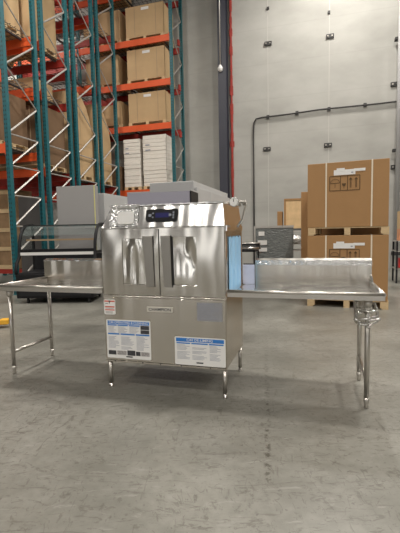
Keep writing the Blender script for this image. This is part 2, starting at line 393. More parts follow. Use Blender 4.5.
for x, y in ((400, 101), (365, 105), (329, 109), (297, 113), (268, 117)):
    p = wpt(x, y, 14.86); q = MB(); cl.box(p.x-0.05, p.x+0.05, p.y-0.03, p.y+0.03, p.z-0.06, p.z+0.06, -R(WY))
cl.build('clip', M['conduit'], cd)
# embedded brackets
NB = [(268, 43.5, 'upper left of'), (330, 36, 'upper middle'), (395, 84, ''), (267, 149, ''), (328, 145, ''), (395, 167, ''), (268, 8, ''), (329, 12, '')]
BL = ['black wall bracket high above the cable, level with the top rack cartons', 'black wall bracket highest and middle of the row above the cable',
      'black wall bracket just above the cable near the right edge', 'black wall bracket below the cable, right of the cable drop',
      'black wall bracket just above the top of the tall carton', 'black wall bracket right of the stacked cartons beside the grey pipe',
      'tiny dark bolt hole top left of the bare wall', 'tiny dark bolt hole top middle of the bare wall']
for (x, y, _), lb in zip(NB, BL):
    p = wpt(x, y, 14.87); t = thing('wall_bracket', lb, 'bracket', p, -R(WY), 'small brackets dotted over the wall')
    if 'hole' in lb:
        MB().box(-0.04, 0.04, -0.02, 0.025, -0.04, 0.04).build('plate', M['conduit'], t)
    else:
        MB().box(-0.13, 0.13, -0.02, 0.025, -0.07, 0.07).build('plate', M['conduit'], t, 0.01)
        for s in (-1, 1): MB().box(s*0.07-0.025, s*0.07+0.025, -0.035, -0.02, -0.02, 0.025).build('bolt', M['handle'], t)

# ------------------------------------------------------------ pallet racking
PITCHES = [(1.55, 1.55), (2.28, 2.28), (2.96, 2.96), (3.66, 3.66)]
PW = 0.10
def brace_segments(top):
    """(z at front, z at rear) of each brace of an end frame"""
    seg = [(0.25, 0.25, 0), (0.95, 0.95, 0), (0.25, 0.95, 1)]
    hs = [0.95, 1.62, 2.34, 3.03, 3.76]
    for lo, hi in zip(hs, hs[1:]):
        seg += [(hi, hi, 0), (lo, hi, 1)]
    z = 3.78; side = 0
    while z + 0.76 < top:
        seg.append((z, z+0.76, 1) if side == 0 else (z+0.76, z, 0)); z += 0.76; side ^= 1
    return seg
def make_frame(root, x, depth, top):
    for y in (0, depth):
        o = MB().prism([(-PW/2, -PW/2), (PW/2, -PW/2), (PW/2, PW/2), (PW*0.2, PW/2), (PW*0.2, PW*0.2), (-PW*0.2, PW*0.2), (-PW*0.2, PW/2), (-PW/2, PW/2)] if y == 0 else
                       [(-PW/2, PW/2), (PW/2, PW/2), (PW/2, -PW/2), (PW*0.2, -PW/2), (PW*0.2, -PW*0.2), (-PW*0.2, -PW*0.2), (-PW*0.2, -PW/2), (-PW/2, -PW/2)], 'z', 0, top).build('upright_post', M['teal'], root, 0, (x, y, 0))
        MB().box(x-0.09, x+0.09, y-0.07, y+0.07, 0, 0.012).build('foot_plate', M['teal'], root)
    for z0, z1, k in brace_segments(top):
        MB().tube([(x, 0.03, z0), (x, depth-0.03, z1)], 0.024 if k else 0.018, 6).build('brace', M['zinc'], root)
def make_rack(label, a, b, widths, levels, top, depth=1.07, name='pallet_rack', decks=(), cols=None):
    """a,b: front right post; bays run towards -x"""
    root = thing(name, label, 'rack', W(a, b), -R(WY), 'pallet racks')
    x = 0.0; make_frame(root, 0, depth, top)
    for w in widths:
        x1 = x - w; make_frame(root, x1, depth, top)
        for li, z in enumerate(levels):
            for s, y in ((0, -0.02), (1, depth+0.02)):
                m = M['orange'] if not s else M['redor']
                if cols: m = M[cols[li][s]]
                MB().prism([(y-0.028, z-0.21), (y+0.028, z-0.21), (y+0.028, z-0.0), (y+(0.0 if s else 0.02), z), (y-0.028, z)], 'x', x1+0.05, x-0.05).build('beam', m, root)
                MB().box(x-0.062, x-0.043, y-0.04, y+0.04, z-0.25, z+0.03).build('beam_end', m, root)
                MB().box(x1+0.043, x1+0.062, y-0.04, y+0.04, z-0.25, z+0.03).build('beam_end', m, root)
            d = MB()
            n = int(w/0.16)
            for i in range(n): d.box(x1+0.08+i*0.16, x1+0.088+i*0.16, 0.01, depth-0.01, z-0.012, z-0.002)
            for i in range(7): d.box(x1+0.07, x-0.07, 0.06+i*0.16, 0.068+i*0.16, z-0.012, z-0.004)
            for i in range(3): d.box(x1+0.4+i*(w-0.8)/2, x1+0.46+i*(w-0.8)/2, 0.01, depth-0.01, z-0.05, z-0.014)
            d.build('wire_deck', M['greyd'], root)
        x = x1
    return root
TOP = 11.0
O, Rr = 'orange', 'redor'
L1 = [3.52, 5.13, 6.36, 8.9]; L12 = [3.17, 5.13, 6.36, 8.9]; L34 = [3.08, 6.1, 8.2, 10.1]; LW = [2.98, 5.27, 6.755, 8.22, 9.87]
FA = -6.93
make_rack('teal upright rack frame nearest the camera, at the left edge', FA, 7.75, (3.9,), L1, TOP, cols=[(O, O)]*4)
make_rack('teal rack row second from the left, back to back with the first', FA, 9.12, (3.9,), [z-0.0 for z in L12], TOP, cols=[(O, Rr), (O, Rr), (O, Rr), (O, Rr)])
make_rack('teal rack row third from the left, behind the tall grey panel', FA, 10.49, (3.9,), L34, TOP, cols=[(Rr, Rr), (Rr, O), (Rr, Rr), (Rr, O)])
make_rack('teal rack row fourth from the left, ending in front of the wall rack', FA, 11.86, (3.9,), L34, TOP, cols=[(Rr, Rr), (Rr, Rr), (O, Rr), (O, O)])
make_rack('far pallet rack along the wall holding the stacked light cartons', -5.03, 13.55, (3.66, 3.66), LW, TOP)
wr = [o for o in COL.objects if o.name.startswith('pallet_rack') and o.parent is None][-1]
for z in (4.95, 6.6, 8.15, 9.8):
    MB().box(0.045, 0.11, 0.50, 0.62, z-0.10, z+0.10).build('red_bracket', M['redor'], wr)

# ------------------------------------------------------------ pallets and cartons
def pallet(label, loc, rz, w, d, group, h=0.13, m='pwood'):
    t = thing('pallet', label, 'pallet', loc, rz, group)
    dk = MB(); n = 6
    for i in range(n): dk.box(0, w, i*d/n + 0.01, (i+1)*d/n - 0.015, h-0.018, h)
    dk.build('deck', M[m], t)
    for x in (0, w/2-0.05, w-0.1): MB().box(x, x+0.1, 0, d, 0.0, 0.016).build('bottom_board', M[m], t)
    for i, x in enumerate((0, w/2-0.05, w-0.13)):
        for y in (0.0, d/2-0.06, d-0.12):
            MB().box(x, x+(0.13 if i != 1 else 0.1), y, y+0.12, 0.017, h-0.019).build('block', M[m], t, 0.003)
    return t
def carton(label, loc, rz, w, d, h, group, m='card', straps=2, lab=True, strap_m='strap', marks=False, labels_big=False):
    t = thing('carton', label, 'carton', loc, rz, group)
    MB().box(0, w, 0, d, 0, h).build('box_body', M[m], t, 0.006)
    for i in range(straps):
        x = w*(0.24, 0.80)[i] if straps == 2 else w*0.5
        s = 0.012
        MB().box(x-s, x+s, -0.004, -0.001, 0, h).box(x-s, x+s, -0.004, d, h+0.001, h+0.004).build('strap', M[strap_m], t)
    MB().box(w*0.04, w*0.96, d*0.49, d*0.51, h+0.0005, h+0.001).build('tape', M['strapd'], t)
    if lab:
        if labels_big:
            MB().box(w*0.335, w*0.60, -0.004, -0.001, h*0.80, h*0.88).box(w*0.37, w*0.47, -0.0055, -0.0045, h*0.855, h*0.905).box(w*0.58, w*0.72, -0.0055, -0.0045, h*0.845, h*0.885).build('shipping_label', M['paper'], t)
            MB().box(w*0.55, w*0.575, -0.007, -0.0056, h*0.825, h*0.84).build('label_print', M['stext'], t)
        else:
            MB().box(w*0.42, w*0.62, -0.004, -0.001, h*0.84, h*0.93).build('shipping_label', M['paper'], t)
    if marks:
        k = MB(); x0, x1, z0, z1 = w*0.285, w*0.655, h*0.565, h*0.785; e = 0.006; y0, y1 = -0.003, -0.0005
        for za in (z0, z1): k.box(x0, x1, y0, y1, za-e, za+e)
        for f in (0, 0.36, 0.60, 1): xx = x0+(x1-x0)*f; k.box(xx-e, xx+e, y0, y1, z0, z1)
        # umbrella
        cx = x0+(x1-x0)*0.18
        for i in range(8):
            a0 = math.pi*i/8; a1 = math.pi*(i+1)/8; r = 0.075
            k.tube([(cx+r*math.cos(a0), -0.0015, z0+0.13+r*math.sin(a0)), (cx+r*math.cos(a1), -0.0015, z0+0.13+r*math.sin(a1))], 0.004, 4)
        k.box(cx-0.075, cx+0.075, y0, y1, z0+0.125, z0+0.135); k.box(cx-0.004, cx+0.004, y0, y1, z0+0.05, z0+0.13)
        # fragile glass
        gx = x0+(x1-x0)*0.48
        k.prism([(gx-0.035, z0+0.12), (gx+0.035, z0+0.12), (gx+0.02, z0+0.07), (gx-0.02, z0+0.07)], 'y', y0, y1); k.box(gx-0.004, gx+0.004, y0, y1, z0+0.03, z0+0.07)
        # up arrows
        for f in (0.70, 0.88):
            ax = x0+(x1-x0)*f; k.box(ax-0.012, ax-0.004, y0, y1, z0+0.04, z1-0.07); k.box(ax+0.004, ax+0.012, y0, y1, z0+0.04, z1-0.07)
            k.prism([(ax-0.03, z1-0.07), (ax+0.03, z1-0.07), (ax, z1-0.03)], 'y', y0, y1)
        k.build('handling_marks', M['print_'], t)
    return t
def in_rack(a, b, da, db, z): return W(a+da, b+db, z)

WR = (-5.03, 13.55)
GC = 'cartons on the wall rack'
# right column of the wall rack (local x measured from the right post, negative to the left)
for z, h, lb in ((8.22, 1.16, 'light cardboard carton on the wall rack, highest one fully in view'),
                 (6.755, 1.16, 'light cardboard carton at right on the wall rack, middle of the three in view'),
                 (5.27, 1.14, 'light cardboard carton on the wall rack, just above the white wrapped stacks')):
    pallet('timber pallet under the ' + {8.22: 'highest fully seen', 6.755: 'middle', 5.27: 'lowest'}[z] + ' light carton at right on the wall rack', in_rack(*WR, -1.73, 0.04, z+0.002), -R(WY), 1.46, 0.98, 'pallets on the wall rack')
    carton(lb, in_rack(*WR, -1.72, 0.05, z+0.133), -R(WY), 1.44, 0.96, h-0.13, GC, 'card', 2, True, 'strapd')
for z, h, x0, w, lb in ((8.22, 1.16, -3.45, 1.5, 'light carton top left on the wall rack, half hidden by teal posts'),
                    (6.755, 1.10, -3.42, 1.35, 'light carton left of the second carton on the wall rack behind teal posts'),
                    (5.27, 0.95, -3.30, 1.3, 'light carton lowest left on the wall rack behind teal posts'),
                    (9.87, 0.9, -3.4, 1.5, 'carton on the topmost shelf at the left of the wall rack')):
    pallet('pallet under the left carton on wall rack level ' + {8.22: 'third above the white stacks', 6.755: 'second above the white stacks', 5.27: 'first above the white stacks', 9.87: 'at the top'}[z], in_rack(*WR, x0, 0.04, z+0.002), -R(WY), w, 0.98, 'pallets on the wall rack')
    carton(lb, in_rack(*WR, x0, 0.05, z+0.133), -R(WY), w-0.02, 0.96, h-0.13, GC, 'card', 2, False, 'strapd')
# white stretch wrapped stacks on the lowest level
def wrapped(label, loc, rz, w, d, h, layers, group, m='wrap'):
    t = thing('wrapped_stack', label, 'wrapped goods', loc, rz, group)
    k = MB(); hh = h/layers
    for i in range(layers):
        e = random.uniform(-0.005, 0.005)
        k.box(e, w+e, random.uniform(-0.01, 0.01), d, i*hh, (i+1)*hh-0.005)
    k.build('goods', M[m], t, 0.01)
    return t
wx = (-1.98, 0.68), (-1.21, 0.92)
wl = ('white stretch wrapped stack on the wall rack, left one of the two', 'white stretch wrapped stack on the wall rack, right one beside the end post')
for (x, w), lb, h in zip(wx, wl, (1.72, 1.80)):
    pallet('pallet under the ' + ('left' if x < -1.5 else 'right') + ' white wrapped stack on the wall rack', in_rack(*WR, x, 0.02, 2.98), -R(WY), w, 0.98, 'pallets on the wall rack', 0.12)
    t = wrapped(lb, in_rack(*WR, x+0.01, 0.03, 3.102), -R(WY), w-0.02, 0.95, h, 13, 'wrapped stacks on the wall rack')
    MB().box(w*0.12, w*0.30, -0.016, -0.0125, h*0.80, h*0.82).build('printed_label', M['stext'], t); MB().box(w*0.12, w*0.33, -0.016, -0.0125, h*0.70, h*0.72).build('printed_label', M['stext'], t)
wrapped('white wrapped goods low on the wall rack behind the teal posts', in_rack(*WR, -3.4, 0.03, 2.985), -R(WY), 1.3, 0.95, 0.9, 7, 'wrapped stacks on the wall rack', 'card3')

# goods inside the left rows: (row b, x0, w, z, h, material, label)
rows = [
 (7.75, -2.3, 1.95, 6.36, 1.95, 'card', 'big tan carton high in the nearest rack row, top left corner'),
 (9.12, -1.9, 1.62, 6.36, 1.95, 'card', 'big tan carton high in the second rack row beside the top left one'),
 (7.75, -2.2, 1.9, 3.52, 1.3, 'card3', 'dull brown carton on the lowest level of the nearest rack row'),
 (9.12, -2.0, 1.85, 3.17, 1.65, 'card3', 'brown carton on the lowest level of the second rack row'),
]
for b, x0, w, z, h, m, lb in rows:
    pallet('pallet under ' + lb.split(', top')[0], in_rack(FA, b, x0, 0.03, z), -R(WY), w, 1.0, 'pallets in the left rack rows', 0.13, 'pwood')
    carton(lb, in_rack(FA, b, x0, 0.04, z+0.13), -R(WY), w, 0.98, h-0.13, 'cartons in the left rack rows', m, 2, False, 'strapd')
    # a strap is also seen down the side that faces the aisle
for b, w, z, lb in ((10.49, 1.85, 3.08, 'round shouldered kraft wrapped load on the third rack row'), (11.86, 1.75, 3.08, 'round shouldered kraft wrapped load on the fourth rack row')):
    pallet('timber pallet under the ' + lb, in_rack(FA, b, -1.95, 0.03, z), -R(WY), w, 1.0, 'pallets in the left rack rows', 0.13, 'pwood')
    t = thing('kraft_wrapped_load', lb, 'wrapped goods', in_rack(FA, b, -1.95, 0.04, z+0.131), -R(WY), 'kraft wrapped loads in the racks')
    pr = [(0, 0), (0, 2.42), (0.12, 2.46), (0.3, 2.42), (0.5, 2.3), (0.7, 2.08), (0.86, 1.78), (0.96, 1.4), (0.98, 1.0), (0.98, 0)]
    MB().prism(pr, 'x', 0, w).build('wrapping', M['card'], t)
    MB().box(w+0.001, w+0.004, 0.33, 0.345, 0.02, 2.35).box(w+0.001, w+0.004, 0.02, 0.96, 0.9, 0.912).build('strap', M['strapd'], t)
carton('small pale carton on the middle level of the second rack row', in_rack(FA, 9.12, -1.6, 0.1, 5.132), -R(WY), 1.2, 0.8, 0.45, 'cartons in the left rack rows', 'card', 1, False)

# ------------------------------------------------------------ things on the floor at the back left
cr = thing('timber_crate', 'aged slatted timber crate at the left edge on the low red stand', 'crate', W(-10.06, 9.27, 0.46), -R(WY))
k = MB()
for z in (0.0, 0.52, 1.05, 1.58, 2.1): k.box(0, 1.8, -0.03, 0, z, z+0.11)
for x in (0, 0.55, 1.1, 1.69): k.box(x, x+0.11, -0.055, -0.031, 0.0, 2.21)
k.build('slats', M['pwood'], cr)
MB().box(0.01, 1.79, 0.001, 0.8, 0.0, 2.2).build('panelling', M['oldwood'], cr)
MB().box(0, 1.8, 0, 0.8, 2.212, 2.235).build('lid', M['oldwood'], cr)
rb = thing('crate_stand', 'low red steel stand holding the timber crate at the left edge', 'stand', W(-10.2, 9.22), -R(WY))
MB().box(0, 2.35, 0, 0.06, 0.33, 0.455).box(0, 2.35, 0.78, 0.84, 0.33, 0.455).box(0.3, 0.36, 0.06, 0.78, 0.34, 0.45).box(1.7, 1.76, 0.06, 0.78, 0.34, 0.45).build('frame', M['redor'], rb)
for x in (0.02, 2.27):
    for y in (0, 0.78): MB().box(x, x+0.06, y, y+0.06, 0, 0.329).build('leg', M['redor'], rb)

gp = thing('grey_panel_sheet', 'dark grey sheet leaning upright under the second rack row', 'panel', W(-7.7, 8.98), -R(WY))
MB().box(-0.08, 0.62, -0.05, 0.0, 0, 2.42).build('sheet', M['greyd'], gp, 0.005)

tp = thing('insulated_panel_cabinet', 'tall light grey cabinet with a yellow edge strip behind the black display case', 'cabinet', (-3.27, 9.32, 0), -R(12))
MB().box(0, 0.93, 0, 0.22, 0.1, 2.50).build('body', M['grey'], tp, 0.006)
MB().box(0.9305, 0.95, -0.003, 0.006, 0.1, 2.50).build('edge_strip', M['yellow'], tp)
MB().box(0.0, 0.95, 0, 0.22, 0.0, 0.099).build('plinth', M['blackm'], tp)
tp2 = thing('grey_storage_cabinet', 'lower grey cabinet receding behind the left corner of the dishwasher', 'cabinet', (-3.08, 9.70, 0), -R(WY))
MB().box(0, 0.86, 0.09, 2.3, 0.08, 2.36).build('body', M['grey2'], tp2, 0.006)
MB().box(0.02, 0.84, 0.11, 2.28, 0, 0.079).build('plinth', M['blackm'], tp2)

fr = thing('reach_in_refrigerator', 'large grey upright cabinet showing its plain side behind the dishwasher', 'refrigerator', (-0.79, 6.55, 0), -R(WY))
MB().box(0, 0.75, 0, 2.35, 0.12, 2.20).build('body', M['grey2'], fr, 0.008)
MB().box(0.751, 0.80, 0.02, 0.78, 0.2, 2.1).build('door', M['grey2'], fr, 0.006)
MB().box(0.751, 0.80, 0.79, 1.56, 0.2, 2.1).build('door', M['grey2'], fr, 0.006)
MB().box(0.751, 0.80, 1.57, 2.33, 0.2, 2.1).build('door', M['grey2'], fr, 0.006)
for x in (0.08, 0.67):
    for y in (0.1, 2.25): MB().lathe([(0.03, 0), (0.03, 0.119)], (x, y, 0)).build('foot', M['tube'], fr)
lb_ = thing('film_covered_cabinet', 'lilac-grey film covered cabinet with a black side right behind the dishwasher', 'cabinet', (-0.98, 5.55, 0), -R(14))
MB().box(0, 0.89, 0, 0.38, 0.1, 1.945).build('body', M['lilac'], lb_, 0.005)
MB().box(0.891, 0.91, 0, 0.38, 0.1, 1.945).build('side_panel', M['blackm'], lb_)
MB().box(0, 0.91, 0.0, 0.38, 1.946, 1.96).build('top_edge', M['grey2'], lb_)
MB().box(0.02, 0.89, 0.03, 0.36, 0, 0.099).build('plinth', M['blackm'], lb_)

# curved display case -------------------------------------------------
dc = thing('display_case', 'black open display case with curved glass ends behind the left dishtable', 'display case', (-3.78, 8.15, 0), -R(2))
DL, DD = 1.60, 0.92
MB().box(0, DL, 0.0, DD, 0.11, 0.60).build('base_cabinet', M['black'], dc, 0.01)
MB().box(0.06, DL-0.06, -0.012, -0.001, 0.16, 0.34).build('grille', M['blackm'], dc)
prof = [(0.03, 0.60), (0.03, 0.70), (0.08, 0.82), (0.20, 0.95), (0.22, 1.08), (0.25, 1.25), (0.32, 1.40), (0.42, 1.52), (0.56, 1.60), (0.72, 1.62), (0.90, 1.62)]
for x in (0.0, DL):
    k = MB()
    k.tube([(x, y0, z0) for y0, z0 in prof], 0.034, 10)
    k.box(x-0.025, x+0.025, DD-0.05, DD, 0.6, 1.62)
    k.box(x-0.015, x+0.015, 0.2, DD-0.05, 1.0, 1.06)
    k.build('end_frame', M['black'], dc)
    g = MB(); g.prism(prof[3:] + [(0.86, 1.04), (0.21, 1.04)], 'x', x-0.004, x+0.004).build('end_glass', M['glass'], dc)
g = MB()
for (y0, z0), (y1, z1) in zip(prof[6:], prof[7:]):
    g.hull([(0.03, y0, z0), (DL-0.03, y0, z0), (DL-0.03, y1, z1), (0.03, y1, z1)], [(0.03, y0, z0-0.006), (DL-0.03, y0, z0-0.006), (DL-0.03, y1, z1-0.006), (0.03, y1, z1-0.006)])
g.build('curved_glass', M['glass'], dc)
MB().box(0.02, DL-0.02, DD-0.06, DD-0.02, 1.58, 1.625).box(0.02, DL-0.02, 0.40, 0.44, 1.595, 1.61).build('top_rail', M['black'], dc)
MB().box(0.03, DL-0.03, 0.215, 0.75, 0.99, 1.0).build('shelf', M['glass'], dc)
MB().box(0.03, DL-0.03, 0.195, 0.214, 0.985, 1.045).build('shelf_edge', M['white'], dc)
MB().box(0.03, DL-0.03, 0.195, 0.235, 1.047, 1.11).build('shelf_rail', M['black'], dc)
MB().box(0.05, DL-0.05, 0.46, 0.80, 1.29, 1.30).build('shelf', M['glass'], dc)
MB().box(0.05, DL-0.05, 0.445, 0.459, 1.28, 1.315).build('shelf_rail', M['strapd'], dc)
MB().box(0.03, DL-0.03, DD-0.05, DD-0.03, 0.60, 0.98).build('back_panel', M['blackm'], dc)
MB().box(0.03, DL-0.03, 0.02, DD-0.05, 0.601, 0.63).build('well', M['blackm'], dc)
for x in (0.2, DL-0.12):
    for y in (0.08, DD-0.08):
        cst = MB().lathe([(0.045, -0.015), (0.045, 0.015)], (x, y, 0.045), 16, 'x').build('caster', M['rubber'], dc)
        MB().box(x-0.02, x+0.02, y-0.015, y+0.015, 0.06, 0.11).build('caster_fork', M['blackm'], cst)

# pallet jack tip at the left edge
pj = thing('pallet_jack', 'tip of a red and yellow pallet jack poking in at the left edge', 'pallet jack', (-3.17, 5.95, 0), R(8))
MB().prism([(-0.9, 0.17), (-0.05, 0.17), (0.10, 0.10), (0.10, 0.06), (-0.9, 0.06)], 'y', 0, 0.18).build('fork', M['redor'], pj, 0.006)
MB().box(0.101, 0.23, 0.02, 0.16, 0.05, 0.13).build('fork_tip', M['yel_p'], pj, 0.015)
MB().lathe([(0.055, -0.05), (0.055, 0.05)], (-0.02, 0.09, 0.056), 16, 'y').build('roller', M['teal_p'], pj)
MB().prism([(-0.9, 0.17), (-0.75, 0.17), (-0.35, 0.171), (-0.75, 0.45), (-0.9, 0.45)], 'y', 0.19, 0.24).build('frame', M['orange'], pj)

# ------------------------------------------------------------ right side goods
BX = (1.97, 7.31); BY = R(22.6); cb, sb = math.cos(BY), math.sin(BY)
def bx(u, v, z): return (BX[0]+u*cb+v*sb, BX[1]-u*sb+v*cb, z)
GP = 'pallets under the big brown cartons'
pallet('timber pallet on the floor under the lower big brown carton', bx(0, 0, 0), -BY, 1.36, 1.1, GP, 0.14)
carton('big brown carton on the floor pallet, lower one of the stack', bx(0.0, 0.0, 0.14), -BY, 1.345, 1.1, 1.15, 'big brown cartons stacked on pallets', 'card2', 2, True, 'strap', True, True)
pallet('timber pallet between the two big brown cartons', bx(0.01, 0, 1.295), -BY, 1.34, 1.1, GP, 0.14)
carton('big brown carton on top of the stack, beside the bare wall', bx(0.0, 0.0, 1.437), -BY, 1.335, 1.1, 1.13, 'big brown cartons stacked on pallets', 'card2', 2, True, 'strap', True, True)
carton('tall brown carton peeking out left behind the carton stack', bx(-0.30, 1.25, 0.0), -BY, 1.62, 0.9, 2.20, None, 'card2', 0, False)

ws = thing('wrapped_pallet_load', 'grey stretch wrapped load with white labels left of the brown cartons', 'wrapped goods', (1.33, 9.7, 0), -R(12))
MB().box(0, 0.92, 0, 0.9, 0.14, 1.50).build('load', M['wrapgrey'], ws, 0.02)
MB().box(-0.01, 0.93, -0.01, 0.91, 1.46, 1.515).box(-0.012, 0.03, -0.012, 0.02, 0.14, 1.5).build('corner_board', M['zinc'], ws)
for x0, x1, z0, z1 in ((0.10, 0.24, 1.28, 1.38), (0.08, 0.30, 1.06, 1.17), (0.07, 0.30, 0.90, 0.99)):
    MB().box(x0, x1, -0.012, -0.006, z0, z1).build('white_label', M['paper'], ws)
k = MB()
for x in (0.0, 0.41, 0.82): k.box(x, x+0.1, 0, 0.9, 0, 0.139)
k.build('pallet_base', M['pwood'], ws)
sh = thing('steel_shelf_unit', 'low steel shelf unit standing behind the grey wrapped load', 'shelf', (2.27, 11.5, 0), -R(WY))
for z in (0.3, 0.8, 1.0, 1.35): MB().box(0, 1.0, 0, 0.7, z, z+0.04).build('shelf', M['zinc'], sh)
for x in (0.0, 0.96):
    for y in (0, 0.66): MB().box(x, x+0.04, y, y+0.04, 0, 1.45).build('post', M['tube'], sh)
MB().box(0.1, 0.9, 0.1, 0.6, 1.391, 1.449).build('tray', M['greyd'], sh)
bg = tag(MB().lathe([(0.05, 0), (0.17, 0.03), (0.2, 0.12), (0.14, 0.2), (0.03, 0.22)], (0, 0, 0)).build('plastic_bag', M['clear'], None, 0, (2.72, 11.42, 1.041)), 'crumpled white plastic bag on the steel shelf left of the cartons', 'bag')
pc = thing('plywood_crate', 'light plywood crate with a timber frame on the shelf, left of cartons', 'crate', (2.50, 11.60, 1.45), -R(14))
MB().box(0, 0.95, 0, 0.6, 0, 0.80).build('panel', M['ply'], pc)
MB().box(-0.05, 0.0, -0.02, 0.62, 0, 0.82).box(0.95, 1.0, -0.02, 0.62, 0, 0.82).box(-0.05, 1.0, -0.02, 0.62, 0.80, 0.85).build('frame', M['card2'], pc)
oc = tag(MB().box(0, 0.15, 0, 0.4, 0, 0.5).build('orange_brown_block', M['card2'], None, 0.01, (2.28, 11.74, 1.45), -R(14)), 'small brown box squeezed at the left of the plywood crate', 'box')
# cart with dark pipes seen through the gap right of the machine
ct = thing('parts_cart', 'low steel cart stacked with dark pipes behind the blue film', 'cart', (0.78, 8.7, 0), -R(WY))
for z in (0.25, 0.95): MB().box(0, 0.42, 0, 0.6, z, z+0.03).build('shelf', M['blackm'], ct)
for x in (0.0, 0.39):
    for y in (0, 0.57): MB().box(x, x+0.03, y, y+0.03, 0, 0.99).build('post', M['blackm'], ct)
for i, (y, z, r) in enumerate(((0.08, 1.02, 0.035), (0.2, 1.03, 0.045), (0.34, 1.02, 0.04), (0.14, 1.10, 0.035), (0.27, 1.11, 0.04))):
    tag(MB().tube([(-0.06, 0, 0), (0.50, 0, 0)], r*0.8, 10).build('pipe', M['blackm' if i % 2 else 'tube'], None, 0, (Vector((0.78, 8.7, z)) + Matrix.Rotation(-R(WY), 3, 'Z') @ Vector((0, y, 0.005))), -R(WY)), 'pipe on the low steel cart, ' + ('nearest of the bottom layer', 'middle of the bottom layer', 'farthest of the bottom layer', 'nearer of the two on top', 'farther of the two on top')[i], 'pipe', 'pipes on the cart')

# far right edge
pp = thing('galvanised_downpipe', 'pale grey vertical pipe on the wall right of the cartons', 'pipe', W(2.36, 14.64), -R(WY))
MB().tube([(0, 0, 0.6), (0, 0, HT)], 0.075, 14).build('pipe', M['grey2'], pp)
for z in (3.9, 7.4): MB().box(-0.16, 0.16, -0.02, 0.17, z, z+0.08).build('pipe_clamp', M['conduit'], pp)
MB().box(-0.13, 0.13, -0.15, 0.15, 0.5, 0.62).build('pipe_shoe', M['conduit'], pp)
dd = thing('dark_banner_post', 'navy blue steel post at the right edge of the photograph', 'post', W(2.95, 13.9), -R(WY))
MB().box(-0.12, 0.3, -0.1, 0.1, 0, 5.6).build('post_shaft', M['navy'], dd)
MB().box(-0.2, 0.38, -0.18, 0.18, 0, 0.03).build('base_plate', M['navy'], dd)
bc = thing('steel_workbench', 'steel workbench with shelves at the right edge behind cartons', 'workbench', (4.97, 10.1, 0), -R(WY))
for z in (0.35, 0.80, 1.05): MB().box(0, 1.2, 0, 0.6, z, z+0.03).build('shelf', M['tube'], bc)
for x in (0.0, 1.16):
    for y in (0, 0.56): MB().box(x, x+0.04, y, y+0.04, 0, 1.08).build('leg', M['blackm'], bc)
pc2 = thing('plywood_box', 'plywood box standing on the workbench at the right edge', 'crate', (5.12, 10.25, 1.081), -R(WY))
MB().box(0, 0.8, 0, 0.4, 0.3, 0.75).build('panel', M['ply'], pc2)
MB().box(0, 0.8, 0, 0.4, 0, 0.299).build('orange_base', mat('salmon_board', (0.75, 0.33, 0.17), 0.6), pc2)
rd = tag(MB().box(0, 0.3, 0, 0.3, 0, 0.25).build('red_bin', mat('red_plastic', (0.55, 0.03, 0.03), 0.4), None, 0.02, (5.09, 10.2, 0.381), -R(WY)), 'small red bin on the workbench shelf at the right edge', 'bin')

# ------------------------------------------------------------ the conveyor dishwasher
MY = R(16.5); O0 = Vector((-0.877, 3.569, 0))
cm, sm = math.cos(MY), math.sin(MY)
def mloc(u, v, z=0): return (O0.x + u*cm + v*sm, O0.y - u*sm + v*cm, z)
dw = thing('conveyor_dishwasher', 'stainless steel conveyor dishwasher with two doors and blue instruction stickers', 'dishwasher', O0, -MY)
WD, DP = 1.13, 0.75
ZB, ZS, ZD, ZH = 0.250, 0.848, 1.445, 1.632
MB().box(0, WD, 0.02, DP, ZB, ZS).build('base_cabinet', M['steel'], dw, 0.004)
MB().box(0.004, WD-0.004, 0.0, 0.0195, ZB+0.012, ZS-0.012).build('front_panel', M['steel'], dw, 0.004)
MB().box(0, WD, -0.008, 0.0195, ZS-0.010, ZS+0.004).build('panel_lip', M['steel'], dw, 0.002)
MB().box(0.0, WD, -0.004, 0.0195, ZB-0.006, ZB+0.010).build('bottom_flange', M['steel'], dw, 0.002)
# chamber with an opening on the right side
cb_ = MB()
cb_.box(0, WD-0.03, 0.022, DP, ZS+0.005, ZD-0.002)
cb_.build('wash_chamber', M['steel_wavy'], dw)
sd = MB().plate(0.022, DP, ZS+0.005, ZD-0.002, [(0.14, 0.66, ZS+0.006+0.02, 1.365)], 0, 0.029)
sd.build('side_frame', M['steel'], dw, xf=Matrix.Translation((WD-0.0295, 0, 0)) @ Matrix(((0, 1, 0, 0), (1, 0, 0, 0), (0, 0, 1, 0), (0, 0, 0, 1))))
fb = MB(); n = 14
for i in range(n):      # slightly buckled protective film over the opening
    y0 = 0.12+0.55*i/n; y1 = 0.12+0.55*(i+1)/n
    x0 = WD+0.004+0.004*math.sin(i*1.3); x1 = WD+0.004+0.004*math.sin((i+1)*1.3)
    zb = 0.862 - 0.004*math.sin(i*0.9); zt = 1.352 + 0.006*math.sin(i*1.7)
    fb.hull([(x0, y0, zb), (x1, y1, zb), (x1+0.002, y1, zb), (x0+0.002, y0, zb)], [(x0, y0, zt), (x1, y1, zt), (x1+0.002, y1, zt), (x0+0.002, y0, zt)])
o = fb.build('blue_curtain_film', M['bluefilm'], dw); o['label'] = 'light blue protective film over the side opening'
MB().box(WD+0.001, WD+0.012, 0.03, 0.72, 1.405, 1.45).build('side_cap', M['steel_hood'], dw)

